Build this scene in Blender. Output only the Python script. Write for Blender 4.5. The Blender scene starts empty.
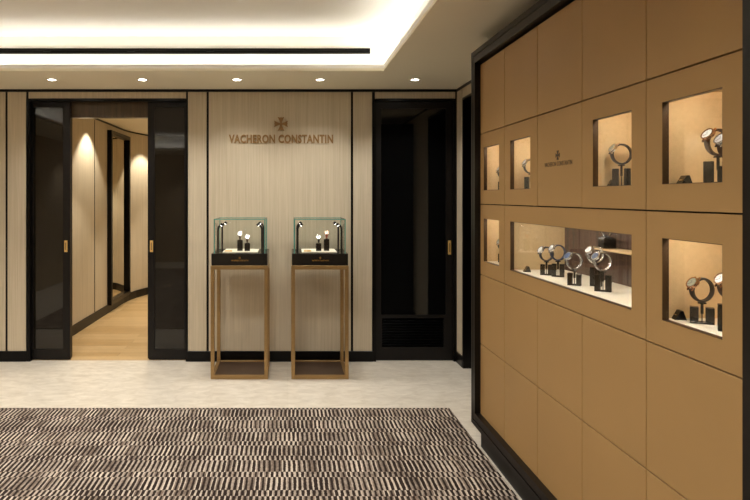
import bpy, bmesh, math, random
from mathutils import Matrix, Vector
random.seed(7)
PI = math.pi
sc = bpy.context.scene
COL = sc.collection
R = math.radians

# ------------------------------------------------------------------ materials
def new_mat(name):
    m = bpy.data.materials.new(name); m.use_nodes = True
    nt = m.node_tree; nt.nodes.clear()
    out = nt.nodes.new('ShaderNodeOutputMaterial')
    return m, nt, out

def lin(c):
    return tuple((x/255/12.92 if x/255 <= .04045 else ((x/255+.055)/1.055)**2.4) for x in c) + (1,)

def pbr(name, rgb, rough=.5, metal=0, spec=.5, noise=None, bump=None, coat=0):
    """noise=(scale xyz, amount, detail)  bump=(scale xyz, strength, distance)"""
    m, nt, out = new_mat(name)
    N, L = nt.nodes, nt.links
    b = N.new('ShaderNodeBsdfPrincipled')
    b.inputs['Roughness'].default_value = rough
    b.inputs['Metallic'].default_value = metal
    b.inputs['Specular IOR Level'].default_value = spec
    b.inputs['Coat Weight'].default_value = coat
    base = lin(rgb)
    b.inputs['Base Color'].default_value = base
    L.new(b.outputs[0], out.inputs[0])
    tc = N.new('ShaderNodeTexCoord')
    if noise:
        mp = N.new('ShaderNodeMapping'); mp.inputs['Scale'].default_value = noise[0]
        nz = N.new('ShaderNodeTexNoise'); nz.inputs['Detail'].default_value = noise[2] if len(noise) > 2 else 4
        nz.inputs['Scale'].default_value = 1
        L.new(tc.outputs['Object'], mp.inputs[0]); L.new(mp.outputs[0], nz.inputs['Vector'])
        cr = N.new('ShaderNodeValToRGB')
        a = noise[1]
        cr.color_ramp.elements[0].position = .3; cr.color_ramp.elements[1].position = .7
        cr.color_ramp.elements[0].color = tuple(x*(1-a) for x in base[:3]) + (1,)
        cr.color_ramp.elements[1].color = tuple(min(1, x*(1+a)) for x in base[:3]) + (1,)
        L.new(nz.outputs['Fac'], cr.inputs[0]); L.new(cr.outputs[0], b.inputs['Base Color'])
    if bump:
        mp = N.new('ShaderNodeMapping'); mp.inputs['Scale'].default_value = bump[0]
        nz = N.new('ShaderNodeTexNoise'); nz.inputs['Scale'].default_value = 1; nz.inputs['Detail'].default_value = 5
        L.new(tc.outputs['Object'], mp.inputs[0]); L.new(mp.outputs[0], nz.inputs['Vector'])
        bp = N.new('ShaderNodeBump'); bp.inputs['Strength'].default_value = bump[1]; bp.inputs['Distance'].default_value = bump[2]
        L.new(nz.outputs['Fac'], bp.inputs['Height']); L.new(bp.outputs[0], b.inputs['Normal'])
    return m

def emit(name, rgb, strength):
    m, nt, out = new_mat(name)
    e = nt.nodes.new('ShaderNodeEmission'); e.inputs[0].default_value = rgb + (1,); e.inputs[1].default_value = strength
    nt.links.new(e.outputs[0], out.inputs[0]); return m

def thin_glass(name, tint=(1, 1, 1), refl=.5, ior=1.5):
    m, nt, out = new_mat(name)
    N, L = nt.nodes, nt.links
    t = N.new('ShaderNodeBsdfTransparent'); t.inputs[0].default_value = tint + (1,)
    g = N.new('ShaderNodeBsdfGlossy'); g.inputs['Roughness'].default_value = .01
    f = N.new('ShaderNodeFresnel')
    ge = N.new('ShaderNodeNewGeometry'); mi = N.new('ShaderNodeMix'); mi.data_type = 'FLOAT'      # same index from either side of the thin pane
    mi.inputs[2].default_value = ior; mi.inputs[3].default_value = 1/ior
    L.new(ge.outputs['Backfacing'], mi.inputs[0]); L.new(mi.outputs[0], f.inputs[0])
    mm = N.new('ShaderNodeMath'); mm.operation = 'MULTIPLY'; mm.inputs[1].default_value = refl; L.new(f.outputs[0], mm.inputs[0])
    mx = N.new('ShaderNodeMixShader')
    L.new(mm.outputs[0], mx.inputs[0]); L.new(t.outputs[0], mx.inputs[1]); L.new(g.outputs[0], mx.inputs[2])
    L.new(mx.outputs[0], out.inputs[0]); return m

def veneer(name, c1, c2, rough=.5, sx=55, sz=1.2, axis='Z'):
    """straight grained veneer: long streaks along one axis, plus fine pores"""
    m, nt, out = new_mat(name)
    N, L = nt.nodes, nt.links
    b = N.new('ShaderNodeBsdfPrincipled'); b.inputs['Roughness'].default_value = rough
    b.inputs['Specular IOR Level'].default_value = .3
    tc = N.new('ShaderNodeTexCoord')
    def nz(s, d, dist=0):
        mp = N.new('ShaderNodeMapping'); mp.inputs['Scale'].default_value = s
        n = N.new('ShaderNodeTexNoise'); n.inputs['Scale'].default_value = 1; n.inputs['Detail'].default_value = d
        n.inputs['Distortion'].default_value = dist
        L.new(tc.outputs['Object'], mp.inputs[0]); L.new(mp.outputs[0], n.inputs['Vector']); return n
    a = (sx, sx, sz) if axis == 'Z' else ((sz, sx, sx) if axis == 'X' else (sx, sz, sx))
    bb = tuple(x*4 for x in a)
    n1 = nz(a, 5, .3); n2 = nz(bb, 3)
    mx = N.new('ShaderNodeMix'); mx.data_type = 'FLOAT'; mx.inputs[0].default_value = .4
    L.new(n1.outputs['Fac'], mx.inputs[2]); L.new(n2.outputs['Fac'], mx.inputs[3])
    cr = N.new('ShaderNodeValToRGB')
    cr.color_ramp.elements[0].position = .32; cr.color_ramp.elements[1].position = .68
    cr.color_ramp.elements[0].color = lin(c1); cr.color_ramp.elements[1].color = lin(c2)
    L.new(mx.outputs[0], cr.inputs[0]); L.new(cr.outputs[0], b.inputs['Base Color'])
    bp = N.new('ShaderNodeBump'); bp.inputs['Strength'].default_value = .15; bp.inputs['Distance'].default_value = .002
    L.new(mx.outputs[0], bp.inputs['Height']); L.new(bp.outputs[0], b.inputs['Normal'])
    L.new(b.outputs[0], out.inputs[0]); return m

def planks(name):
    m, nt, out = new_mat(name)
    N, L = nt.nodes, nt.links
    b = N.new('ShaderNodeBsdfPrincipled'); b.inputs['Roughness'].default_value = .38
    tc = N.new('ShaderNodeTexCoord')
    br = N.new('ShaderNodeTexBrick'); br.inputs['Scale'].default_value = 1
    br.inputs['Brick Width'].default_value = 1.7; br.inputs['Row Height'].default_value = .14
    br.inputs['Mortar Size'].default_value = .0012; br.offset = .37
    br.inputs['Color1'].default_value = lin((196, 166, 120)); br.inputs['Color2'].default_value = lin((178, 146, 98))
    br.inputs['Mortar'].default_value = lin((110, 80, 45))
    L.new(tc.outputs['Object'], br.inputs['Vector'])
    mp = N.new('ShaderNodeMapping'); mp.inputs['Scale'].default_value = (2, 40, 1)
    n = N.new('ShaderNodeTexNoise'); n.inputs['Scale'].default_value = 1; n.inputs['Detail'].default_value = 5
    L.new(tc.outputs['Object'], mp.inputs[0]); L.new(mp.outputs[0], n.inputs['Vector'])
    mr = N.new('ShaderNodeMapRange'); mr.inputs[3].default_value = .8; mr.inputs[4].default_value = 1.15
    L.new(n.outputs['Fac'], mr.inputs[0])
    mx = N.new('ShaderNodeMix'); mx.data_type = 'RGBA'; mx.blend_type = 'MULTIPLY'; mx.inputs[0].default_value = 1
    L.new(br.outputs['Color'], mx.inputs[6]); L.new(mr.outputs[0], mx.inputs[7])
    L.new(mx.outputs[2], b.inputs['Base Color']); L.new(b.outputs[0], out.inputs[0]); return m

def marble(name):
    m, nt, out = new_mat(name)
    N, L = nt.nodes, nt.links
    b = N.new('ShaderNodeBsdfPrincipled'); b.inputs['Roughness'].default_value = .28
    b.inputs['Specular IOR Level'].default_value = .35
    tc = N.new('ShaderNodeTexCoord')
    mp = N.new('ShaderNodeMapping'); mp.inputs['Scale'].default_value = (5, 9, 1)
    n = N.new('ShaderNodeTexNoise'); n.inputs['Scale'].default_value = 1.5; n.inputs['Detail'].default_value = 9
    n.inputs['Roughness'].default_value = .62; n.inputs['Distortion'].default_value = .8
    L.new(tc.outputs['Object'], mp.inputs[0]); L.new(mp.outputs[0], n.inputs['Vector'])
    cr = N.new('ShaderNodeValToRGB')
    cr.color_ramp.elements[0].position = .3; cr.color_ramp.elements[1].position = .7
    cr.color_ramp.elements[0].color = lin((194, 184, 168)); cr.color_ramp.elements[1].color = lin((222, 214, 200))
    L.new(n.outputs['Fac'], cr.inputs[0])
    br = N.new('ShaderNodeTexBrick'); br.inputs['Scale'].default_value = 1; br.offset = 0
    br.inputs['Brick Width'].default_value = .6; br.inputs['Row Height'].default_value = .9
    br.inputs['Mortar Size'].default_value = .0015
    br.inputs['Color1'].default_value = (1, 1, 1, 1); br.inputs['Color2'].default_value = (.97, .97, .965, 1)
    br.inputs['Mortar'].default_value = (.92, .91, .89, 1)
    L.new(tc.outputs['Object'], br.inputs['Vector'])
    mx = N.new('ShaderNodeMix'); mx.data_type = 'RGBA'; mx.blend_type = 'MULTIPLY'; mx.inputs[0].default_value = 1
    L.new(cr.outputs[0], mx.inputs[6]); L.new(br.outputs['Color'], mx.inputs[7])
    L.new(mx.outputs[2], b.inputs['Base Color']); L.new(b.outputs[0], out.inputs[0]); return m

def rug_mat(name):
    m, nt, out = new_mat(name)
    N, L = nt.nodes, nt.links
    b = N.new('ShaderNodeBsdfPrincipled'); b.inputs['Roughness'].default_value = .95
    b.inputs['Specular IOR Level'].default_value = .1
    tc = N.new('ShaderNodeTexCoord')
    sx = N.new('ShaderNodeSeparateXYZ'); L.new(tc.outputs['Object'], sx.inputs[0])
    def M(op, a, bb=None, c=None):
        n = N.new('ShaderNodeMath'); n.operation = op
        for i, v in enumerate((a, bb, c)):
            if v is None: continue
            if isinstance(v, (int, float)): n.inputs[i].default_value = v
            else: L.new(v, n.inputs[i])
        return n.outputs[0]
    def noise(scale, det=2, w=None):
        mp = N.new('ShaderNodeMapping'); mp.inputs['Scale'].default_value = scale
        n = N.new('ShaderNodeTexNoise'); n.inputs['Scale'].default_value = 1; n.inputs['Detail'].default_value = det
        L.new(tc.outputs['Object'], mp.inputs[0]); L.new(mp.outputs[0], n.inputs['Vector']); return n.outputs['Fac']
    wob = noise((14, 3, 1), 2)
    # rows of long stitches alternate with rows of short ones
    yy = M('ADD', M('DIVIDE', sx.outputs[1], .2165), M('MULTIPLY', M('SUBTRACT', wob, .5), .10))
    row = M('FLOOR', yy)
    short = M('GREATER_THAN', M('FRACT', yy), .70)
    band = M('ADD', M('MULTIPLY', row, 2), short)
    wn = N.new('ShaderNodeTexWhiteNoise'); wn.noise_dimensions = '1D'; L.new(band, wn.inputs['W'])
    half = M('MULTIPLY', short, .5)
    drift = M('MULTIPLY', wn.outputs['Value'], .25)
    wx = noise((4, 2.5, 1), 3)
    u = M('ADD', M('ADD', M('DIVIDE', sx.outputs[0], .0295), M('ADD', half, drift)), M('MULTIPLY', M('SUBTRACT', wx, .5), .8))
    fr = M('FRACT', u)
    tri = M('ABSOLUTE', M('SUBTRACT', M('MULTIPLY', fr, 2), 1))         # 0 mid .. 1 edge
    idx = M('FLOOR', u)
    cb = N.new('ShaderNodeCombineXYZ'); L.new(idx, cb.inputs[0]); L.new(band, cb.inputs[1])
    wn2 = N.new('ShaderNodeTexWhiteNoise'); wn2.noise_dimensions = '2D'; L.new(cb.outputs[0], wn2.inputs['Vector'])
    fray = noise((190, 55, 1), 4)
    pat = noise((3.5, 4.2, 1), 4)
    thr = M('ADD', M('ADD', .545, M('MULTIPLY', M('SUBTRACT', wn2.outputs['Value'], .5), .22)),
            M('ADD', M('MULTIPLY', M('SUBTRACT', fray, .5), .6), M('MULTIPLY', M('SUBTRACT', pat, .5), .75)))
    mr = N.new('ShaderNodeMapRange'); mr.interpolation_type = 'SMOOTHSTEP'
    L.new(M('SUBTRACT', tri, thr), mr.inputs[0])
    mr.inputs[1].default_value = -.12; mr.inputs[2].default_value = .12
    dk = N.new('ShaderNodeValToRGB')
    dk.color_ramp.elements[0].color = lin((26, 20, 18)); dk.color_ramp.elements[1].color = lin((62, 50, 43))
    dk.color_ramp.elements[0].position = .25; dk.color_ramp.elements[1].position = .85
    L.new(noise((70, 30, 1), 3), dk.inputs[0])
    lt = N.new('ShaderNodeValToRGB')
    lt.color_ramp.elements[0].color = lin((112, 98, 87)); lt.color_ramp.elements[1].color = lin((208, 194, 178))
    lt.color_ramp.elements[0].position = .25; lt.color_ramp.elements[1].position = .75
    L.new(M('ADD', M('MULTIPLY', wn2.outputs['Value'], .5), M('MULTIPLY', noise((60, 25, 1), 3), .5)), lt.inputs[0])
    mx = N.new('ShaderNodeMix'); mx.data_type = 'RGBA'
    L.new(mr.outputs[0], mx.inputs[0]); L.new(dk.outputs[0], mx.inputs[6]); L.new(lt.outputs[0], mx.inputs[7])
    L.new(mx.outputs[2], b.inputs['Base Color'])
    bp = N.new('ShaderNodeBump'); bp.inputs['Strength'].default_value = .5; bp.inputs['Distance'].default_value = .006
    L.new(M('ADD', mr.outputs[0], M('MULTIPLY', fray, .8)), bp.inputs['Height']); L.new(bp.outputs[0], b.inputs['Normal'])
    L.new(b.outputs[0], out.inputs[0]); return m

MT = {}
MT['panel'] = veneer('pale_oak_veneer', (182, 169, 145), (204, 191, 167), .55, 60, 1.0)
MT['walnut'] = veneer('dark_walnut', (66, 52, 36), (98, 80, 56), .3, 30, 1.2)
MT['roomwood'] = veneer('oak_room_wall', (172, 152, 124), (196, 178, 150), .5, 20, 1.2)
MT['planks'] = planks('oak_planks')
MT['marble'] = marble('cream_marble')
MT['rug'] = rug_mat('striped_rug')
MT['rugback'] = pbr('rug_edge', (88, 74, 64), .95)
MT['paint'] = pbr('cream_ceiling_paint', (236, 228, 206), .8, spec=.2, noise=((.7, .7, .7), .02))
MT['cove'] = pbr('white_cove_paint', (244, 242, 236), .8, spec=.2, noise=((2, 2, 2), .01))
MT['black'] = pbr('black_lacquer_trim', (6, 5, 5), .28, spec=.2, noise=((30, 30, 4), .15))
MT['bronze'] = pbr('dark_bronze_frame', (16, 12, 10), .36, 0, .3, noise=((8, 8, 60), .12))
MT['doorframe'] = pbr('espresso_door_wood', (15, 11, 9), .42, spec=.3, noise=((40, 40, 3), .2))
MT['darkglass'] = pbr('smoked_glass', (9, 9, 9), .03, spec=.75, noise=((1, 1, 1), .05))
MT['brownglass'] = pbr('smoked_brown_glass', (27, 23, 17), .03, spec=.5, noise=((1, 1, 1), .05))
MT['revealshade'] = pbr('brown_reveal_shade', (74, 54, 32), .4, .3, noise=((20, 20, 20), .08))  # brown tone that stands in for shade on the leather window reveals
MT['leather'] = pbr('tan_leather_panel', (163, 129, 82), .55, spec=.3, noise=((3, 3, 3), .03), bump=((420, 420, 420), .12, .001))
MT['suede'] = pbr('cream_suede_lining', (208, 183, 142), .85, spec=.15, noise=((60, 60, 60), .04))
MT['nfloor'] = pbr('ivory_niche_floor', (234, 226, 208), .7, spec=.2, noise=((40, 40, 40), .03))
MT['nback'] = veneer('grey_brown_niche_back', (62, 46, 42), (96, 76, 70), .25, 60, 1.0)
MT['void'] = pbr('cabinet_core', (22, 16, 11), .8)
MT['brass'] = pbr('antique_brass', (158, 128, 84), .38, .6, noise=((10, 10, 50), .06), bump=((20, 20, 400), .05, .001))
MT['handle'] = pbr('polished_brass', (232, 190, 112), .3, .35, noise=((10, 10, 10), .03))
MT['sign'] = pbr('bronze_letters', (142, 108, 62), .45, .15, noise=((20, 20, 20), .05))
MT['signdark'] = pbr('dark_bronze_letters', (62, 46, 30), .4, .4, noise=((20, 20, 20), .05))
MT['goldprint'] = pbr('gold_foil', (190, 140, 60), .35, .6, noise=((50, 50, 50), .05))
MT['baseplate'] = pbr('bronze_shelf_plate', (70, 52, 40), .35, .2, noise=((6, 6, 6), .08))
MT['lacq'] = pbr('black_showcase_lacquer', (12, 10, 9), .22, noise=((5, 5, 5), .1))
MT['glass'] = thin_glass('clear_glass', (.985, .995, .99))
MT['teal'] = pbr('teal_glass_edge', (98, 160, 146), .2, noise=((15, 15, 15), .1))
MT['tray'] = pbr('ivory_tray', (232, 222, 200), .7, noise=((60, 60, 60), .03))
MT['post'] = pbr('black_lamp_metal', (28, 25, 23), .35, .4, noise=((30, 30, 30), .1))
MT['standblk'] = pbr('black_acrylic_stand', (22, 18, 16), .25, noise=((20, 20, 20), .15))
MT['steel'] = pbr('polished_steel', (205, 207, 212), .18, 1, noise=((40, 40, 40), .05))
MT['rose'] = pbr('rose_gold', (206, 164, 134), .2, 1, noise=((40, 40, 40), .05))
MT['strapblk'] = pbr('black_alligator_strap', (26, 24, 26), .45, noise=((150, 150, 150), .3), bump=((300, 300, 300), .3, .001))
MT['strapbrn'] = pbr('brown_alligator_strap', (66, 40, 26), .45, noise=((150, 150, 150), .3), bump=((300, 300, 300), .3, .001))
MT['strapblu'] = pbr('navy_alligator_strap', (30, 40, 66), .45, noise=((150, 150, 150), .3), bump=((300, 300, 300), .3, .001))
MT['strapred'] = pbr('coral_leather_strap', (190, 84, 60), .5, noise=((150, 150, 150), .2))
MT['dialw'] = pbr('silver_dial', (196, 197, 198), .35, noise=((200, 200, 200), .04))
MT['dialg'] = pbr('grey_green_dial', (132, 134, 118), .35, noise=((200, 200, 200), .1))
MT['dialb'] = pbr('blue_dial', (74, 90, 126), .3, noise=((200, 200, 200), .1))
MT['hand'] = pbr('dark_hands', (30, 30, 34), .3, .5)
MT['mirror'] = pbr('silvered_mirror', (222, 216, 200), .02, 1, noise=((1, 1, 1), .01))
MT['led'] = emit('cove_led', (1, .975, .94), 16)
MT['lens'] = emit('downlight_lens', (1, .93, .82), 26)
MT['nled'] = emit('niche_led', (1, .95, .86), 82)
MT['pled'] = emit('showcase_led', (1, .97, .92), 5.5)
MT['trimwhite'] = pbr('white_downlight_ring', (230, 224, 208), .5)

# ------------------------------------------------------------------ mesh builder
class MB:
    def __init__(self): self.bm = bmesh.new()
    def box(self, x0, x1, y0, y1, z0, z1, bev=0, seg=2):
        t = bmesh.new()
        r = bmesh.ops.create_cube(t, size=1)
        for v in t.verts:
            v.co = Vector((x0+(v.co.x+.5)*(x1-x0), y0+(v.co.y+.5)*(y1-y0), z0+(v.co.z+.5)*(z1-z0)))
        if bev: bmesh.ops.bevel(t, geom=t.edges[:], offset=bev, segments=seg, affect='EDGES', profile=.6)
        return self.add(t)
    def add(self, t, mat=None):
        if mat is not None: t.transform(mat)
        me = bpy.data.meshes.new('tmp'); t.to_mesh(me); t.free()
        self.bm.from_mesh(me); bpy.data.meshes.remove(me); return self
    def cyl(self, r, h, mat=None, n=32, r2=None, bev=0):
        t = bmesh.new()
        bmesh.ops.create_cone(t, cap_ends=True, segments=n, radius1=r, radius2=r if r2 is None else r2, depth=h)
        if bev:
            es = [e for e in t.edges if abs(abs(e.verts[0].co.z)-h/2) < 1e-6 and abs(e.verts[0].co.z-e.verts[1].co.z) < 1e-6]
            bmesh.ops.bevel(t, geom=es, offset=bev, segments=2, affect='EDGES', profile=.5)
        return self.add(t, mat)
    def ring(self, r0, r1, h, mat=None, n=40):
        """flat washer of rectangular section round local Z"""
        t = bmesh.new(); P = []
        for i in range(n):
            a = 2*PI*i/n; c, s = math.cos(a), math.sin(a)
            P.append([t.verts.new((r*c, r*s, z)) for r, z in ((r0, -h/2), (r1, -h/2), (r1, h/2), (r0, h/2))])
        for i in range(n):
            A, B = P[i], P[(i+1) % n]
            for k in range(4):
                t.faces.new((A[k], B[k], B[(k+1) % 4], A[(k+1) % 4]))
        bmesh.ops.recalc_face_normals(t, faces=t.faces[:])
        return self.add(t, mat)
    def tube(self, pts, r, n=10):
        t = bmesh.new(); rings = []
        pts = [Vector(p) for p in pts]
        for i, p in enumerate(pts):
            d = (pts[min(i+1, len(pts)-1)] - pts[max(i-1, 0)]).normalized()
            u = d.orthogonal().normalized() if i == 0 else (u - d*u.dot(d)).normalized()
            w = d.cross(u)
            rings.append([t.verts.new(p + (u*math.cos(2*PI*k/n) + w*math.sin(2*PI*k/n))*r) for k in range(n)])
        for i in range(len(rings)-1):
            for k in range(n):
                t.faces.new((rings[i][k], rings[i][(k+1) % n], rings[i+1][(k+1) % n], rings[i+1][k]))
        t.faces.new(rings[0][::-1]); t.faces.new(rings[-1])
        bmesh.ops.recalc_face_normals(t, faces=t.faces[:])
        return self.add(t)
    def frame(self, axis, d0, d1, o, i):
        """rectangular ring prism; o/i = (a0,a1,b0,b1) outer and inner; axis X: a=Y b=Z, axis Y: a=X b=Z, axis Z: a=X b=Y"""
        t = bmesh.new()
        def P(d, a, b):
            return {'X': (d, a, b), 'Y': (a, d, b), 'Z': (a, b, d)}[axis]
        def rect(q): return [(q[0], q[2]), (q[1], q[2]), (q[1], q[3]), (q[0], q[3])]
        V = {}
        for nm, q in (('o', o), ('i', i)):
            for k, d in enumerate((d0, d1)):
                V[nm, k] = [t.verts.new(P(d, a, b)) for a, b in rect(q)]
        for k in range(4):
            j = (k+1) % 4
            t.faces.new((V['o', 0][k], V['o', 0][j], V['i', 0][j], V['i', 0][k]))
            t.faces.new((V['o', 1][k], V['o', 1][j], V['i', 1][j], V['i', 1][k]))
            t.faces.new((V['o', 0][k], V['o', 0][j], V['o', 1][j], V['o', 1][k]))
            t.faces.new((V['i', 0][k], V['i', 0][j], V['i', 1][j], V['i', 1][k]))
        bmesh.ops.recalc_face_normals(t, faces=t.faces[:])
        return self.add(t)
    def prism(self, pts, h, mat=None):
        t = bmesh.new()
        f = t.faces.new([t.verts.new((x, y, 0)) for x, y in pts])
        r = bmesh.ops.extrude_face_region(t, geom=[f])
        for v in r['geom']:
            if isinstance(v, bmesh.types.BMVert): v.co.z += h
        bmesh.ops.recalc_face_normals(t, faces=t.faces[:])
        bmesh.ops.triangulate(t, faces=[f for f in t.faces if len(f.verts) > 4])
        return self.add(t, mat)
    def build(self, name, mat, parent=None, smooth=False, loc=None):
        me = bpy.data.meshes.new(name)
        if loc is not None:
            self.bm.transform(Matrix.Translation(-Vector(loc)))
        self.bm.to_mesh(me); self.bm.free()
        me.materials.append(MT[mat] if isinstance(mat, str) else mat)
        o = bpy.data.objects.new(name, me); COL.objects.link(o)
        if smooth:
            for p in me.polygons: p.use_smooth = True
            try: me.set_sharp_from_angle(angle=R(35))
            except Exception: pass
        if loc is not None: o.location = loc
        if parent:
            o.parent = parent
            off = Vector((0, 0, 0)); q = parent
            while q: off += q.location; q = q.parent
            if loc is None and off.length > 0:
                # geometry was given in world coordinates
                me.transform(Matrix.Translation(-off))
        return o

def empty(name, loc=(0, 0, 0)):
    o = bpy.data.objects.new(name, None); COL.objects.link(o); o.location = loc
    o.empty_display_size = .05; return o
def tag(o, label=None, cat=None, group=None, kind=None):
    if label: o['label'] = label
    if cat: o['category'] = cat
    if group: o['group'] = group
    if kind: o['kind'] = kind
    return o
def struct(o): o['kind'] = 'structure'; return o
def copy_tree(o, parent=None):
    c = o.copy(); COL.objects.link(c)
    if parent: c.parent = parent
    for ch in list(o.children): copy_tree(ch, c)
    return c

def text_mesh(body, width, capH, depth, bold=.0):
    """lettering in local XY, centred, extruded along +Z"""
    cu = bpy.data.curves.new('t', 'FONT'); cu.body = body; cu.size = 1; cu.extrude = .5; cu.offset = bold
    cu.space_character = 1.08; cu.resolution_u = 3
    ob = bpy.data.objects.new('t', cu); COL.objects.link(ob)
    bpy.context.view_layer.update()
    me = bpy.data.meshes.new_from_object(ob.evaluated_get(bpy.context.evaluated_depsgraph_get()))
    bpy.data.objects.remove(ob); bpy.data.curves.remove(cu)
    bm = bmesh.new(); bm.from_mesh(me); bpy.data.meshes.remove(me)
    xs = [v.co.x for v in bm.verts]; ys = [v.co.y for v in bm.verts]
    x0, x1, y0, y1 = min(xs), max(xs), min(ys), max(ys)
    for v in bm.verts:
        v.co = Vector(((v.co.x-(x0+x1)/2)*width/(x1-x0), (v.co.y-(y0+y1)/2)*capH/(y1-y0), (v.co.z+.5)*depth))
    return bm
def cross_pts(s):
    """cross with four flaring, notched arms"""
    P = []
    for k in range(4):
        a = -PI/2*k; c, n = math.cos(a), math.sin(a)
        for x, y in ((-.13, .13), (-.15, .30), (-.46, .98), (-.10, .86), (0, .98), (.10, .86), (.46, .98), (.15, .30)):
            P.append(((x*c - y*n)*s, (x*n + y*c)*s))
    return P
BRAND = 'VACHERON CONSTANTIN'
FRONT = Matrix(((1, 0, 0, 0), (0, 0, -1, 0), (0, 1, 0, 0), (0, 0, 0, 1)))      # local X->X, Y->Z, Z->-Y (faces -Y)
SIDE = Matrix(((0, 0, -1, 0), (-1, 0, 0, 0), (0, 1, 0, 0), (0, 0, 0, 1)))      # local X->-Y, Y->Z, Z->-X (faces -X)

# ------------------------------------------------------------------ camera  (one-point view, lens shifted)
F = 604.0; EYE = 1.585; VX, VY = 287.5, 197.0
cam = bpy.data.cameras.new('camera'); co = bpy.data.objects.new('camera', cam); COL.objects.link(co)
co.location = (0, 0, EYE); co.rotation_euler = (PI/2, 0, 0)
cam.sensor_width = 36; cam.lens = F/750*36
cam.shift_x = (375-VX)/750; cam.shift_y = -(250-VY)/750
cam.clip_start = .05
sc.camera = co

DW = 5.82                     # back wall
XR = 1.63                     # right wall
XL = -4.2; YB = -3.0
HS = 2.623                    # soffit
HT = 2.95                     # raised ceiling
def W(px, Y=DW): return (px-VX)/F*Y
def Z(py, Y=DW): return EYE-(py-VY)/F*Y

# ------------------------------------------------------------------ floor
struct(MB().box(XL-.1, XR+.4, YB-.1, 5.86, -.08, 0).build('floor', 'marble'))
struct(MB().box(-2.8, -.7, 5.86, 11.2, -.08, -.001).build('floor_corridor', 'planks'))

# ------------------------------------------------------------------ ceiling with a lit coffer
HX0, HX1, HY0, HY1 = -3.3, .79, -1.5, 4.97
g = .16
ceil = struct(MB().frame('Z', HS, HS+.02, (XL-.1, XR+.4, YB-.1, 5.95), (HX0, HX1, HY0, HY1)).build('ceiling', 'paint'))
MB().frame('Z', HS+.02, HS+.054, (HX0-.018, HX1+.018, HY0-.018, HY1+.018), (HX0, HX1, HY0, HY1)).build('cove_lip', 'cove', ceil)
MB().frame('Z', HS+.02, HT, (HX0-g-.03, HX1+g+.03, HY0-g-.03, HY1+g+.03), (HX0-g, HX1+g, HY0-g, HY1+g)).build('cove_riser', 'cove', ceil)
MB().box(HX0-g-.03, HX1+g+.03, HY0-g-.03, HY1+g+.03, HT, HT+.03).build('raised_ceiling', 'cove', ceil)
MB().frame('Z', HS+.021, HS+.030, (HX0-.075, HX1+.075, HY0-.075, HY1+.075), (HX0-.055, HX1+.055, HY0-.055, HY1+.055)).build('light_strip', 'led', ceil)

# air slot in the riser
YRS = HY1+g
t = tag(empty('slot_diffuser', (-1.2, YRS, 2.8)), 'long black linear air slot in the lit ceiling cove', 'air vent')
sx0, sx1, sz0, sz1 = -3.1, W(370, YRS), Z(54.0, YRS), Z(48.6, YRS)
MB().box(sx0+.006, sx1-.006, YRS-.004, YRS-.0005, sz0+.005, sz1-.005).build('back_plate', 'void', t)
MB().frame('Y', YRS-.012, YRS-.0005, (sx0, sx1, sz0, sz1), (sx0+.008, sx1-.008, sz0+.007, sz1-.007)).build('frame', 'black', t)
for k in range(2):
    zz = sz0+(sz1-sz0)*(k+1)/3
    MB().box(sx0+.008, sx1-.008, YRS-.011, YRS-.004, zz-.002, zz+.002).build('blade', 'black', t)
for px in (47, 131, 210):
    x = W(px, YRS); MB().box(x-.03, x+.03, YRS-.0125, YRS-.004, (sz0+sz1)/2-.004, (sz0+sz1)/2+.004).build('slot_block', 'bronze', t)  # small dark bronze blocks spaced along the slot

# downlights in the soffit
def downlight(x, y, z, label, group, r=.042):
    t = tag(empty('recessed_downlight', (x, y, z)), label, 'downlight', group)
    MB().ring(r*.8, r*1.18, .006, Matrix.Translation((x, y, z-.003))).build('trim_ring', 'trimwhite', t, True)
    MB().cyl(r*.82, .004, Matrix.Translation((x, y, z-.0025))).build('lens', 'lens', t, True)
    return t
def spot(x, y, z, power, size=110, blend=.7, col=(1, .965, .91), tx=0, ty=0, rad=.10):
    l = bpy.data.lights.new('downlight_beam', 'SPOT'); l.energy = power; l.spot_size = R(size); l.spot_blend = blend
    l.color = col; l.shadow_soft_size = rad
    o = bpy.data.objects.new('downlight_beam', l); COL.objects.link(o); o.location = (x, y, z)
    d = Vector((tx, ty, -1)); o.rotation_euler = d.to_track_quat('-Z', 'Y').to_euler(); return o
YD = F*(HS-EYE)/(VY-79.3)
dl = ['small lit ceiling downlight furthest left, above the left smoked glass door',
      'small lit ceiling downlight above the open doorway to the corridor',
      'small lit ceiling downlight above and left of the wall lettering',
      'small lit ceiling downlight above the right end of the wall lettering',
      'small lit ceiling downlight above the black vented door']
for px, lb in zip((52, 142.5, 237, 320, 415), dl):
    x = W(px, YD); downlight(x, YD, HS, lb, 'downlights along the soffit')
    spot(x, YD, HS-.02, 48, 122, .9)
# the room's further downlights, beyond the frame
for x, y, tx in ((-.6, -2.2, 0), (-2.4, -2.2, 0), (-3.7, .6, 0), (-3.7, 2.6, 0), (-3.7, 4.4, 0)):
    spot(x, y, HS-.02, 95)
for x, y in ((-.25, 3.3), (-1.6, 3.3), (-.25, 1.6), (-1.6, 1.6), (-.25, 0), (-1.6, 0)):
    spot(x, y, HT-.03, 120, 140, rad=.3)

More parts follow.
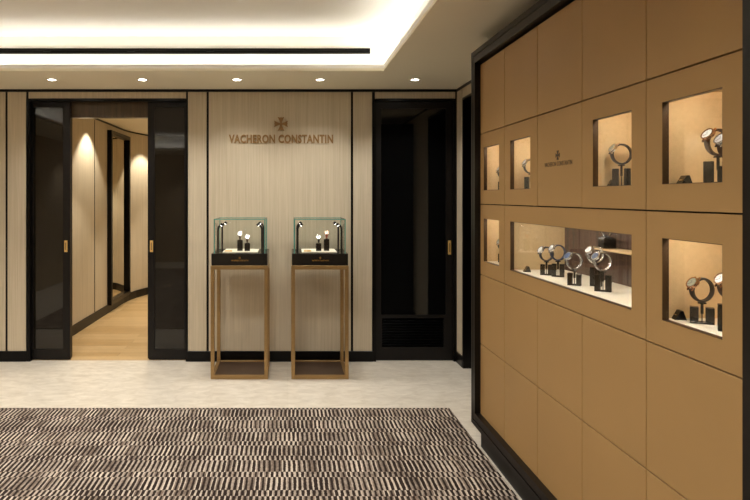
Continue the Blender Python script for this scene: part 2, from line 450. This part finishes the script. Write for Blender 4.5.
# ------------------------------------------------------------------ back wall
wb = struct(MB().box(XL, W(27), DW+.008, 5.95, 0, HS)
            .box(W(27), W(187.2), DW+.008, 5.86, 2.525, HS)
            .box(W(187.2), W(374), DW+.008, 5.95, 0, HS)
            .box(W(374), XR+.1, DW+.008, 5.95, 2.525, HS)
            .box(W(455.6), XR+.1, DW+.008, 5.95, 0, 2.525).build('wall_back', 'black'))
ZB, ZP = .101, Z(91.9)
panels = [(-150, -65, ZB, ZP), (-62.5, 5.4, ZB, ZP), (7.6, 26, ZB, ZP), (28.6, 186, Z(98.4), ZP), (188, 206.5, ZB, ZP), (208.8, 350.8, ZB, ZP),
          (353.2, 372, ZB, ZP), (375, 455.2, Z(98.6), ZP)]
for a, b, z0, z1 in panels:
    a = max(W(a), XL+.01); b = W(b)
    if b <= a: continue
    MB().box(a, b, DW-.002, DW+.0085, z0, z1, .0015, 1).build('wall_panel', 'panel', wb)
for k, (a, b) in enumerate(((-160, 26.8), (187, 373))):
    struct(MB().box(max(W(a), XL), W(b), DW-.012, DW+.009, 0, ZB, .002, 1).build('baseboard_back' if k == 0 else 'baseboard_back_middle', 'black'))

# lettering on the wide panel
t = tag(empty('wall_lettering', (W(281), DW, Z(139))), 'bronze raised shop name under a flared cross emblem on the pale back wall', 'wall sign')
mb = MB(); mb.add(text_mesh(BRAND, W(333)-W(229), .083, .012, .034), Matrix.Translation((W(281), DW-.002, Z(139))) @ FRONT)
mb.build('lettering', 'sign', t)
MB().prism(cross_pts(.068), .012, Matrix.Translation((W(281), DW-.002, Z(124))) @ FRONT).build('emblem', 'sign', t)

# ------------------------------------------------------------------ doorway to the corridor and its sliding glass doors
YG = 5.87
struct(MB().box(W(26.6), W(30.2), DW-.006, 5.95, 0, 2.525).box(W(185.8), W(187.8), DW-.006, 5.95, 0, 2.525)
       .box(W(30.2), W(185.8), DW-.004, 5.865, Z(101.2), 2.534).build('trim_1', 'black'))
# pocket walls behind the doors, jamb lining and header
struct(MB().box(-2.62, -2.137, 5.94, 6.0, 0, HS).box(-1.372, -.86, 5.93, 6.0, 0, HS).build('trim_2', 'doorframe'))
struct(MB().box(-2.137, -1.372, 5.93, 6.0, Z(117.6, 5.93), HS).build('trim_3', 'walnut'))
def slide_door(name, x0, x1, g0, g1, hx):
    t = struct(empty(name, ((x0+x1)/2, YG, 0)))
    z1 = Z(101.4, YG); gz0, gz1 = Z(349.6, YG), Z(107.2, YG)
    MB().frame('Y', YG, YG+.036, (x0, x1, .008, z1), (g0, g1, gz0, gz1)).build('door_frame', 'doorframe', t)
    MB().box(g0-.002, g1+.002, YG+.012, YG+.022, gz0-.002, gz1+.002).build('glass_pane', 'brownglass', t)
    h = MB().box(hx-.015, hx+.015, YG-.008, YG+.004, Z(252, YG), Z(240.5, YG), .003).build('handle', 'handle', t)
    MB().box(hx-.006, hx+.006, YG-.0095, YG-.007, Z(250, YG), Z(242.5, YG)).build('finger_recess', 'brass', h)
slide_door('door_1', W(30.4, YG), W(70.2, YG), W(33, YG), W(63.0, YG), W(66.0, YG))
slide_door('door_2', W(148.8, YG), W(186, YG), W(154.6, YG), W(184.4, YG), W(151.6, YG))

# the vented door on the right
YV = 5.85
t = struct(empty('door_3', (W(415, YV), YV, 0)))
struct(MB().box(W(372.4), W(376), DW-.006, 5.95, 0, 2.525).box(W(453.6), W(456.2), DW-.006, 5.95, 0, 2.525)
       .box(W(376), W(453.6), DW-.004, 5.95, Z(101), 2.534).build('trim_4', 'black'))
x0, x1 = W(375.8, YV), W(454.2, YV)
gx0, gx1, gz0, gz1 = W(381.2, YV), W(446, YV), Z(315, YV), Z(108.5, YV)
lx0, lx1, lz0, lz1 = W(381.8, YV), W(443.6, YV), Z(347, YV), Z(318, YV)
mb = MB().frame('Y', YV, YV+.04, (x0, x1, Z(316.5, YV), Z(101.2, YV)), (gx0, gx1, gz0, gz1))
mb.frame('Y', YV, YV+.04, (x0, x1, .008, Z(316.5, YV)), (lx0, lx1, lz0, lz1)); mb.build('door_frame', 'doorframe', t)
MB().box(gx0-.002, gx1+.002, YV+.012, YV+.02, gz0-.002, gz1+.002).build('glass_pane', 'darkglass', t)
lv = MB()
n = 11
for k in range(n):
    z = lz0+(lz1-lz0)*(k+.5)/n
    bmx = bmesh.new(); bmesh.ops.create_cube(bmx, size=1)
    lv.add(bmx, Matrix.Translation(((lx0+lx1)/2, YV+.018, z)) @ Matrix.Rotation(R(-38), 4, 'X') @ Matrix.Diagonal((lx1-lx0, .03, .004, 1)))
lv.build('louvre', 'black', t)
MB().box(lx0, lx1, YV+.034, YV+.039, lz0, lz1).build('vent_backing', 'black', t)
hx = W(449.4, YV)
h = MB().box(hx-.014, hx+.014, YV-.01, YV+.002, Z(254.5, YV), Z(240.5, YV), .003).build('handle', 'handle', t)
MB().box(hx-.005, hx+.005, YV-.0115, YV-.009, Z(252, YV), Z(243, YV)).build('finger_recess', 'brass', h)

# ------------------------------------------------------------------ right wall with a dark doorway
OY0, OY1, OZ = 4.75, 5.60, 2.50
wr = struct(MB().box(XR+.009, XR+.12, OY1, DW+.1, 0, HS).box(XR+.009, XR+.12, YB, OY0, 0, HS).box(XR+.009, XR+.12, OY0, OY1, OZ, HS).build('wall_right', 'black'))
MB().box(XR, XR+.0095, OY1+.055, DW-.004, ZB, ZP, .0015, 1).build('wall_panel', 'panel', wr)
MB().box(XR, XR+.0095, OY0-.1, OY1+.040, OZ+.006, ZP, .0015, 1).build('wall_panel', 'panel', wr)
MB().box(XR, XR+.0095, YB, OY0-.05, ZB, ZP, .0015, 1).build('wall_panel', 'panel', wr)
struct(MB().box(XR-.012, XR+.01, OY1+.003, DW-.012, 0, ZB, .002, 1).build('baseboard_right', 'black'))
struct(MB().box(XR-.008, XR+.34, OY1-.02, OY1+.002, 0, OZ).box(XR-.008, XR+.34, OY0, OY0+.02, 0, OZ).box(XR-.008, XR+.34, OY0+.02, OY1-.02, OZ-.02, OZ+.004).build('trim_5', 'black'))
struct(MB().box(XR+.24, XR+.28, OY0+.02, OY1-.02, .005, OZ-.02).build('door_4', 'doorframe'))

# rest of the room shell, behind and left of the camera
struct(MB().box(XL-.1, XL, YB, 5.95, 0, HS).build('wall_left', 'roomwood'))
struct(MB().box(XL-.1, XR+.4, YB-.1, YB, 0, HS).build('wall_front', 'roomwood'))
# thin dark shadow trim under the ceiling
struct(MB().box(XL, XR, DW-.006, DW+.008, Z(91.9), HS-.0005).box(XR-.004, XR+.009, YB, DW-.006, Z(91.9), HS-.0005).build('trim_6', 'black'))

# ------------------------------------------------------------------ corridor
CH = 2.60
cp = [(-2.46, 6.0), (-2.46, 9.05), (-2.44, 9.25), (-2.39, 9.5), (-2.30, 9.78), (-2.17, 10.05), (-1.98, 10.32), (-1.74, 10.52), (-1.45, 10.64), (-.86, 10.68)]
def wallstrip(mb, pts, th, z0, z1):
    """extruded wall following a plan line; thickness goes to the left of travel"""
    pts = [Vector((x, y, 0)) for x, y in pts]; L_ = []
    for i, p in enumerate(pts):
        d = (pts[min(i+1, len(pts)-1)]-pts[max(i-1, 0)]).normalized(); L_.append(p+Vector((-d.y, d.x, 0))*th)
    t = bmesh.new(); q = []
    for a, b in zip(pts, L_):
        q.append([t.verts.new((a.x, a.y, z0)), t.verts.new((b.x, b.y, z0)), t.verts.new((b.x, b.y, z1)), t.verts.new((a.x, a.y, z1))])
    for i in range(len(q)-1):
        for k in range(4): t.faces.new((q[i][k], q[i+1][k], q[i+1][(k+1) % 4], q[i][(k+1) % 4]))
    t.faces.new(q[0]); t.faces.new(q[-1])
    bmesh.ops.recalc_face_normals(t, faces=t.faces[:]); return mb.add(t)
cw = struct(wallstrip(MB(), cp, .08, 0, HS).box(-.86, -.80, 6.0, 10.76, 0, HS).build('wall_corridor', 'panel'))
for yy in (7.70,):
    MB().box(-2.461, -2.456, yy-.007, yy+.007, .12, CH-.03).build('panel_joint', 'black', cw)
struct(wallstrip(MB(), cp, -.014, 0, .115).box(-.874, -.86, 6.0, 10.6, 0, .115).build('baseboard_corridor', 'doorframe'))
struct(wallstrip(MB(), cp, -.008, CH-.022, CH+.001).box(-.868, -.86, 6.0, 10.6, CH-.022, CH+.001).build('trim_7', 'black'))
struct(MB().box(-2.6, -.8, 6.0, 10.9, CH, CH+.03).build('ceiling_corridor', 'paint'))
for x, y in ((-2.22, 7.40), (-2.02, 9.55), (-1.2, 8.6), (-1.5, 6.7), (-1.15, 9.8)):
    l = bpy.data.lights.new('corridor_beam', 'SPOT'); l.energy = 60; l.spot_size = R(95); l.spot_blend = .35; l.color = (1, .91, .75); l.shadow_soft_size = .03
    o = bpy.data.objects.new('corridor_beam', l); COL.objects.link(o); o.location = (x, y, CH-.02)
# tall framed mirror on the corridor wall
my0, my1, mz0, mz1 = 8.24, 9.24, .105, 2.50
t = tag(empty('wall_mirror', (-2.46, (my0+my1)/2, mz0)), 'tall black framed mirror on the corridor wall beyond the doorway', 'mirror')
MB().frame('X', -2.4595, -2.40, (my0, my1, mz0, mz1), (my0+.055, my1-.055, mz0+.055, mz1-.055)).build('mirror_frame', 'black', t)
MB().box(-2.4595, -2.445, my0+.054, my1-.054, mz0+.054, mz1-.054).build('mirror_glass', 'mirror', t)

# ------------------------------------------------------------------ rug
RX0, RX1, RY0, RY1 = -3.2, 1.209, -1.6, 4.516
t = tag(MB().box(RX0, RX1, RY0, RY1, .0005, .009, .003).build('area_rug', 'rug'), 'large dark brown and cream striped rug on the marble floor', 'rug')

# ------------------------------------------------------------------ wall display cabinet on the right
XF, XT = 1.20, 1.24
FY0, FY1, FZ0, FZ1 = 1.515, 3.946, .117, 2.523
cab = tag(empty('display_cabinet', (1.43, 2.73, 0)), 'tall tan leather panelled watch display wall in a dark bronze frame', 'display cabinet')
IY0, IY1, IZ0, IZ1 = 1.596, 3.880, .195, 2.447
mb = MB().frame('X', XF, XF+.012, (FY0, FY1, FZ0, FZ1), (FY0+.030, FY1-.030, FZ0+.030, FZ1-.030))
mb.frame('X', XF+.006, XT+.03, (FY0+.030, FY1-.030, FZ0+.030, FZ1-.030), (FY0+.036, FY1-.036, FZ0+.036, FZ1-.036))
mb.frame('X', XF+.002, XT+.03, (FY0+.036, FY1-.036, FZ0+.036, FZ1-.036), (IY0, IY1, IZ0, IZ1))
mb.frame('X', XF+.012, XR-.012, (FY0, FY1, FZ0, FZ1), (FY0+.028, FY1-.028, FZ0+.028, FZ1-.028))
mb.build('frame', 'bronze', cab)
MB().box(1.229, XR-.03, FY0+.11, FY1-.11, 0, FZ0+.001).build('plinth', 'black', cab)
MB().box(XR-.04, XR-.015, FY0+.028, FY1-.028, FZ0+.028, FZ1-.028).build('back_board', 'void', cab)
CY = [3.9065-.4545*k for k in range(6)]
RZ = [2.4376, 1.988, 1.5386, 1.089, .6440, .19]
gp = .0021; gz = .0028; TH = .018
NB = 1.56
def plain(c0, c1, r):
    MB().box(XT, XT+TH, CY[c1]+gp, CY[c0]-gp, RZ[r+1]+gz, RZ[r]-gz, .0015, 1).build('panel', 'leather', cab)
for r in (0, 3, 4):
    for c in range(5): plain(c, c+1, r)
plain(2, 3, 1)
NICHE = {}
def niche(key, c0, c1, r):
    y0, y1, z0, z1 = CY[c1], CY[c0], RZ[r+1], RZ[r]
    o0, o1, p0, p1 = y0+.0882, y1-.0882, z0+.088, z1-.089
    pn = MB().frame('X', XT, XT+TH, (y0+gp, y1-gp, z0+gz, z1-gz), (o0, o1, p0, p1)).build('window_panel', 'leather', cab)
    n0, n1, q0, q1 = o0-.036, o1+.036, p0-.001, p1+.04
    # lining: far and near cheeks plus ceiling, floor and back of their own
    MB().box(XT+TH, NB, n1, n1+.006, q0, q1).box(XT+TH, NB, n0-.006, n0, q0, q1).box(XT+TH, NB, n0, n1, q1, q1+.006).build('niche_lining', 'suede', cab)
    MB().box(XT+TH, NB, n0, n1, q0-.006, q0).build('niche_floor', 'nfloor', cab)
    MB().box(NB, NB+.006, n0-.006, n1+.006, q0-.006, q1+.006).build('niche_back', 'nback' if c1-c0 > 1 else 'suede', cab)
    k = max(1, round((o1-o0)/.4))
    for i in range(k):
        a, b = o0+(o1-o0)*i/k, o0+(o1-o0)*(i+1)/k; mid = (a+b)/2
        MB().box(XT+TH+.022, XT+TH+.034, mid-.06, mid+.06, q1-.010, q1-.001).build('niche_light', 'nled', cab)
    ln = MB().frame('X', XT+.001, XT+TH+.004, (o0+.0001, o1-.0001, p0+.0001, p1-.0001), (o0+.002, o1-.002, p0+.002, p1-.002)).build('window_reveal_shade', 'revealshade', cab)  # thin added frame, puts the shade of the opening's edges into colour
    MB().box(XT+TH-.0055, XT+TH-.0005, o0+.0023, o1-.0023, p0+.0023, p1-.0023).build('window_glass', 'glass', cab)
    NICHE[key] = (n0, n1, q0, q1)
niche('u1', 0, 1, 1); niche('u2', 1, 2, 1); niche('u4', 3, 4, 1); niche('u5', 4, 5, 1)
niche('l1', 0, 1, 2); niche('wide', 1, 4, 2); niche('l5', 4, 5, 2)
FU = NICHE['u1'][2]; FL = NICHE['l1'][2]
# cabinet lettering
yc = (2.912+2.631)/2
MB().add(text_mesh(BRAND, .281, .021, .001, .0), Matrix.Translation((XT+.0002, yc, 1.738)) @ SIDE).build('lettering', 'signdark', cab)
MB().prism(cross_pts(.022), .0015, Matrix.Translation((XT+.0002, yc, 1.777)) @ SIDE).build('emblem', 'signdark', cab)
# small shelf in the wide niche
MB().box(1.455, NB-.0005, 2.16, 2.93, 1.338, 1.344).build('shelf', 'suede', cab)

# ------------------------------------------------------------------ watches and their stands
def strap_mb(r, w, th, a0=0, a1=2*PI, sq=1.0, n=44):
    """band in the XZ plane round local Y, standing on z=0"""
    t = bmesh.new(); P = []
    closed = abs(a1-a0-2*PI) < 1e-4
    m = n if closed else n+1
    for i in range(m):
        a = a0+(a1-a0)*i/n; c, s = math.cos(a), math.sin(a)
        taper = .72+.28*max(0, math.cos((a-R(145))))
        hw = w/2*taper
        P.append([t.verts.new((rr*c, y, r+rr*s*sq)) for rr, y in ((r-th, -hw), (r, -hw*.8), (r+th*.25, 0), (r, hw*.8), (r-th, hw))])
    K = 5
    for i in range(m if closed else m-1):
        A, B = P[i], P[(i+1) % m]
        for k in range(K): t.faces.new((A[k], B[k], B[(k+1) % K], A[(k+1) % K]))
    if not closed: t.faces.new(P[0]); t.faces.new(P[-1])
    bmesh.ops.recalc_face_normals(t, faces=t.faces[:]); return MB().add(t)
def link_bracelet(r, w, th, n=26):
    mb = MB()
    for i in range(n):
        a = 2*PI*(i+.5)/n
        taper = .75+.25*max(0, math.cos(a-R(145)))
        t = bmesh.new(); bmesh.ops.create_cube(t, size=1)
        bmesh.ops.bevel(t, geom=t.edges[:], offset=.12, segments=1, affect='EDGES')
        mb.add(t, Matrix.Translation((0, 0, r)) @ Matrix.Rotation(-a, 4, 'Y') @ Matrix.Translation((r-th/2, 0, 0)) @ Matrix.Diagonal((th, w*taper, 2*PI*r/n*.97, 1)))
    return mb
def make_watch(metal, strap, dial, r=.039, cr=.0205, tilt=35, bracelet=False):
    """worn-loop shape on z=0; dial towards -X, tilted up"""
    e = empty('wristwatch')
    w = .021
    (link_bracelet(r, w, .0072) if bracelet else strap_mb(r, w, .0058)).build('bracelet' if bracelet else 'strap', metal if bracelet else strap, e, True)
    A = R(180-tilt)                                  # direction of the dial from the loop's centre
    d = Vector((math.cos(A), 0, math.sin(A)))
    up = Vector((-d.z, 0, d.x)) if d.x > 0 else Vector((d.z, 0, -d.x))
    lat = d.cross(up)
    def T(off):
        m = Matrix((up, -lat, d)).transposed() if up.cross(-lat).dot(d) > 0 else Matrix((up, lat, d)).transposed()
        return Matrix.Translation(Vector((0, 0, r)) + d*(r+off)) @ m.to_4x4()
    mb = MB().cyl(cr, .009, T(-.0015), 36, bev=.002)
    for s in (-1, 1):
        for q in (-1, 1):
            b = bmesh.new(); bmesh.ops.create_cube(b, size=1); bmesh.ops.bevel(b, geom=b.edges[:], offset=.2, segments=2, affect='EDGES')
            mb.add(b, T(-.0035) @ Matrix.Translation((s*cr*1.02, q*.0095, 0)) @ Matrix.Diagonal((.010, .004, .006, 1)))
    cs = mb.build('case', metal, e, True)
    MB().ring(cr*.80, cr*.98, .003, T(.0043), 36).build('bezel', metal, e, True)
    dl_ = MB().cyl(cr*.82, .001, T(.0037), 36).build('dial', dial, e, True)
    hm = MB()
    for ang, ln in ((R(35), .62), (R(-60), .45)):
        b = bmesh.new(); bmesh.ops.create_cube(b, size=1)
        hm.add(b, T(.0046) @ Matrix.Rotation(ang, 4, 'Z') @ Matrix.Translation((0, cr*ln/2, 0)) @ Matrix.Diagonal((.0012, cr*ln, .0005, 1)))
    for k in range(12):
        b = bmesh.new(); bmesh.ops.create_cube(b, size=1)
        hm.add(b, T(.0044) @ Matrix.Rotation(R(30*k), 4, 'Z') @ Matrix.Translation((0, cr*.68, 0)) @ Matrix.Diagonal((.0008, cr*.13, .0004, 1)))
    hm.build('hands', 'hand', dl_)
    MB().cyl(.003, .005, T(-.0015) @ Matrix.Translation((0, cr+.002, 0)) @ Matrix.Rotation(PI/2, 4, 'X'), 16).build('crown', metal, cs, True)
    return e
def make_stand(h, w=.066, d=.028):
    """two black blocks on a thin foot with a small cradle post between them"""
    e = empty('watch_stand')
    MB().box(-w/2, w/2, -d/2, d/2, 0, .006, .001, 1).build('base_plate', 'standblk', e)
    for s in (-1, 1):
        a, b = sorted((s*w/2, s*(w/2-w*.36)))
        MB().box(a, b, -d/2, d/2, .006, h, .0012, 1).build('block', 'standblk', e)
    MB().box(-.0016, .0016, -.0016, .0016, .006, h*.6, .0004, 1).box(-.004, .004, -.007, .007, h*.6, h+.015, .001, 1).box(-.012, .012, -.009, .009, h+.011, h+.0155, .001, 1).build('cradle_post', 'standblk', e)
    return e
WK = {}
def watch(metal, strap, dial, r, bracelet=False, tilt=35, cr=.0205):
    k = (metal, strap, dial, r, bracelet, tilt, cr)
    if k not in WK:
        WK[k] = make_watch(metal, strap, dial, r, cr, tilt, bracelet); return WK[k]
    return copy_tree(WK[k])
SK = {}
def stand(h, w):
    if (h, w) not in SK:
        SK[h, w] = make_stand(h, w); return SK[h, w]
    return copy_tree(SK[h, w])
def show(px, X, fl, h, wt, wlabel, slabel, rz=0, group=None, sw=.066):
    Y = F*X/(px-VX)
    s = stand(h, sw); s.location = (X, Y, fl+.0003); s.rotation_euler = (0, 0, R(-32)); tag(s, slabel, 'watch stand', 'watch stands in the display wall')
    w = watch(*wt); w.location = (X, Y, fl+h+.0168); w.rotation_euler = (0, 0, R(rz)); tag(w, wlabel, 'watch', group or 'watches in the display wall')
show(504, 1.35, FU, .055, ('steel', 'strapblk', 'dialw', .039), 'black strap watch half hidden in the upper window furthest from the camera', 'black stand half hidden in the upper window furthest from the camera')
show(531, 1.34, FU, .070, ('steel', 'strapblk', 'dialw', .040), 'black strap watch in the upper window just left of the cabinet lettering', 'black stand in the upper window just left of the cabinet lettering')
show(621.5, 1.352, FU, .074, ('steel', 'strapblk', 'dialg', .042), 'steel watch on a black strap in the upper window right of the cabinet lettering', 'black two-block stand in the upper window right of the cabinet lettering')
show(718, 1.335, FU, .070, ('rose', 'strapbrn', 'dialw', .042), 'rose gold watch with brown strap and white dial in the nearest upper window', 'black stand under the rose gold watch in the nearest upper window', 8, sw=.076)
show(731, 1.325, FU, .052, ('steel', 'strapbrn', 'dialw', .040), 'silver dial watch cut off by the right edge of the nearest upper window', 'low black stand at the right edge of the nearest upper window', 8)
show(504, 1.35, FL, .055, ('steel', 'strapblk', 'dialg', .039), 'dark watch half hidden in the lower window furthest from the camera', 'black stand half hidden in the lower window furthest from the camera')
show(546.5, 1.355, FL, .056, ('steel', 'strapblk', 'dialw', .038), 'black strap watch furthest left in the long lower window', 'black stand furthest left in the long lower window', 6, sw=.058)
show(558, 1.385, FL, .066, ('steel', 'strapblu', 'dialw', .041), 'navy strap watch, second from left in the long lower window', 'black stand, second from left in the long lower window', 6, sw=.058)
show(574.5, 1.328, FL, .056, ('steel', 'strapblu', 'dialb', .040, True), 'blue dial steel bracelet watch in the middle of the long lower window', 'low black stand in the middle of the long lower window', 10, sw=.058)
show(596, 1.415, FL, .086, ('steel', 'strapblk', 'dialw', .040, True), 'steel bracelet watch standing behind the frontmost one in the long lower window', 'tall black stand behind the frontmost one in the long lower window', 8, sw=.05)
show(603, 1.365, FL, .072, ('steel', 'strapblk', 'dialb', .041, True), 'frontmost steel bracelet watch, furthest right on the floor of the long lower window', 'frontmost black stand, furthest right on the floor of the long lower window', 8)
show(702, 1.34, FL, .053, ('rose', 'strapblk', 'dialg', .039), 'grey dial watch on a black strap in the nearest lower window', 'low black two-block stand in the nearest lower window', 5)
show(731, 1.345, FL, .082, ('rose', 'strapbrn', 'dialw', .039), 'white dial watch cut off by the right edge of the nearest lower window', 'tall black stand at the right edge of the nearest lower window', 5)
# watch on the little glass shelf
e = tag(empty('watch_cushion_box', (1.505, 2.845, 1.3443)), 'small black block carrying a watch on the small shelf of the long lower window', 'watch box')
MB().box(1.475, 1.535, 2.82, 2.87, 1.3443, 1.392, .003).build('body', 'standblk', e)
MB().box(1.485, 1.525, 2.825, 2.865, 1.392, 1.397, .002).build('pad', 'standblk', e)
w = watch('steel', 'strapblk', 'dialw', .022, True, 40, .016); w.location = (1.505, 2.845, 1.3973)
tag(w, 'small steel watch on the black block on the small shelf', 'watch', 'watches in the display wall')
# name plates
def plaque(px, X, fl, label, w=.046, rz=-12):
    Y = F*X/(px-VX)
    e = tag(empty('name_plate'), label, 'name plate', 'name plates in the display wall')
    MB().prism([(-.018, 0), (.018, 0), (.008, .030), (.000, .030)], w, Matrix.Translation((0, w/2, 0)) @ Matrix.Rotation(PI/2, 4, 'X')).build('block', 'standblk', e)
    MB().box(-.001, .0, -w*.3, w*.3, -.001, .001).build('gilt_line', 'goldprint', e)
    c = e.children[-1]; c.location = (-.0095, 0, .015); c.rotation_euler = (0, R(31), 0)
    e.location = (X, Y, fl+.0003); e.rotation_euler = (0, 0, R(rz))
plaque(611, 1.33, FU, 'small black name plate in the upper window right of the cabinet lettering')
plaque(684, 1.31, FU, 'small black name plate in the nearest upper window')
plaque(527, 1.31, FL, 'small black name plate at the left end of the long lower window')
plaque(678, 1.31, FL, 'small black name plate in the nearest lower window')

# ------------------------------------------------------------------ two pedestals with glass showcases
def pedestal(cx, lab_t, lab_c, flip):
    y0 = 5.250; w = .249; y1 = y0+.5; lw = .032; zt = .988
    t = tag(empty('display_pedestal', (cx, (y0+y1)/2, 0)), lab_t, 'pedestal', 'brass pedestals')
    for x in (cx-w, cx+w-lw):
        for y in (y0, y1-lw): MB().box(x, x+lw, y, y+lw, 0, zt-.034, .0015, 1).build('leg', 'brass', t)
    MB().box(cx-w, cx+w, y0, y1, zt-.034, zt, .002, 1).build('tabletop', 'brass', t)
    for y in (y0, y1-lw): MB().box(cx-w+lw, cx+w-lw, y, y+lw, 0, .034, .0015, 1).build('base_rail', 'brass', t)
    for x in (cx-w, cx+w-lw): MB().box(x, x+lw, y0+lw, y1-lw, 0, .034, .0015, 1).build('base_rail', 'brass', t)
    MB().box(cx-w+lw, cx+w-lw, y0+lw, y1-lw, .004, .026).build('base_plate', 'baseplate', t)
    # showcase
    zb = zt+.0005; bh = .104; q = .244
    s = tag(empty('glass_showcase', (cx, y0+.25, zb)), lab_c, 'showcase', 'glass watch showcases')
    MB().box(cx-q, cx+q, y0+.006, y1-.006, zb, zb+bh, .003).build('base', 'lacq', s)
    b = .221; gy0, gy1 = y0+.029, y1-.029; g0, g1 = zb+bh, 1.391; th = .006
    MB().box(cx-b, cx+b, gy0, gy0+th, g0, g1-th).build('pane', 'glass', s)
    MB().box(cx-b, cx+b, gy1-th, gy1, g0, g1-th).build('pane', 'glass', s)
    MB().box(cx-b, cx-b+th, gy0+th, gy1-th, g0, g1-th).build('pane', 'glass', s)
    MB().box(cx+b-th, cx+b, gy0+th, gy1-th, g0, g1-th).build('pane', 'glass', s)
    MB().box(cx-b, cx+b, gy0, gy1, g1-th, g1).build('top_pane', 'glass', s)
    # the polished green edges of the panes
    e = .0045
    mb = MB()
    for x in (cx-b, cx+b):
        for y in (gy0, gy1): mb.box(x-e, x+e, y-e, y+e, g0, g1)
    mb.frame('Z', g1-th, g1+.001, (cx-b-e, cx+b+e, gy0-e, gy1+e), (cx-b+e, cx+b-e, gy0+e, gy1-e))
    mb.build('glass_edge', 'teal', s)
    MB().box(cx-.155, cx+.155, gy0+.06, gy1-.06, g0, g0+.008, .002).build('tray', 'tray', s)
    for sx in (-1, 1):
        for y in (gy0+.045, gy1-.06):
            x = cx+sx*.193
            tip = (x-sx*.030, y, g0+.250)
            p = MB().tube([(x, y, g0), (x, y, g0+.12), (x, y, g0+.208), (x-sx*.004, y, g0+.225), (x-sx*.014, y, g0+.240), tip], .0085).build('lamp_post', 'post', s, True)
            mh = Matrix.Translation((x-sx*.034, y, g0+.250)) @ Matrix.Rotation(sx*R(-35), 4, 'Y')
            MB().cyl(.013, .02, mh, 20, bev=.002).build('lamp_head', 'post', p, True)
            MB().cyl(.0105, .004, mh @ Matrix.Translation((0, 0, -.0115)), 20).build('lamp_lens', 'pled', p, True)
    yf = y0+.006
    MB().add(text_mesh(BRAND, .148, .0125, .0012, .012), Matrix.Translation((cx+.003, yf+.0003, zb+.044)) @ FRONT).build('lettering', 'goldprint', s)
    MB().prism(cross_pts(.009), .0012, Matrix.Translation((cx+.003, yf+.0003, zb+.067)) @ FRONT).build('emblem', 'goldprint', s)
    return g0+.008
def bust(x, y, z, h, slab, metal, strap, dial, wlab):
    """tapered black block with a watch buckled over its top"""
    e = tag(empty('watch_bust', (x, y, z)), slab, 'watch stand', 'watch blocks in the glass showcases')
    MB().box(x-.024, x+.024, y-.022, y+.022, z+.0003, z+h, .003).build('block', 'standblk', e)
    MB().box(x-.012, x+.012, y-.012, y+.012, z+h, z+h+.006, .001, 1).build('neck', 'steel', e)
    w = watch(metal, strap, dial, .029, False, 42, .0185); w.location = (x, y, z+h+.0063+.0008); w.rotation_euler = (0, 0, R(90))
    tag(w, wlab, 'watch', 'watches in the glass showcases')
def token(x, y, z, lab):
    e = tag(empty('gold_plate', (x, y, z)), lab, 'name plate', 'gold plates in the glass showcases')
    MB().box(x-.032, x+.032, y-.02, y+.02, z+.0003, z+.010, .002).build('plate', 'handle', e)
    MB().box(x-.022, x+.022, y-.012, y+.012, z+.010, z+.0112).build('inset', 'tray', e)
c1, c2 = -.419, .283
zt = pedestal(c1, 'slender brass framed pedestal on the left, under the left showcase', 'glass showcase on a black base, on the left pedestal', 0)
pedestal(c2, 'slender brass framed pedestal on the right, nearer the vented door', 'glass showcase on a black base, on the right pedestal', 1)
bust(-.428, 5.45, zt, .098, 'taller black block in the left showcase', 'steel', 'strapbrn', 'dialw', 'white dial watch on the taller block in the left showcase')
bust(-.361, 5.43, zt, .070, 'shorter black block in the left showcase', 'steel', 'strapbrn', 'dialw', 'white dial watch on the shorter block in the left showcase')
bust(.280, 5.43, zt, .068, 'shorter black block in the right showcase', 'steel', 'strapblk', 'dialw', 'black strap watch on the shorter block in the right showcase')
bust(.352, 5.45, zt, .105, 'taller black block in the right showcase', 'rose', 'strapred', 'dialw', 'reddish strap watch on the taller block in the right showcase')
token(-.525, 5.385, zt, 'small gold plate on the tray in the left showcase')
token(.178, 5.385, zt, 'small gold plate on the tray in the right showcase')

# ------------------------------------------------------------------ world and view
wd = bpy.data.worlds.new('world'); sc.world = wd; wd.use_nodes = True
wd.node_tree.nodes['Background'].inputs[0].default_value = (1, .85, .65, 1)
wd.node_tree.nodes['Background'].inputs[1].default_value = .02
vs = sc.view_settings
vs.view_transform = 'Standard'; vs.look = 'None'; vs.gamma = 1; vs.use_curve_mapping = False
vs.exposure = .27
sc.cycles.diffuse_bounces = 8
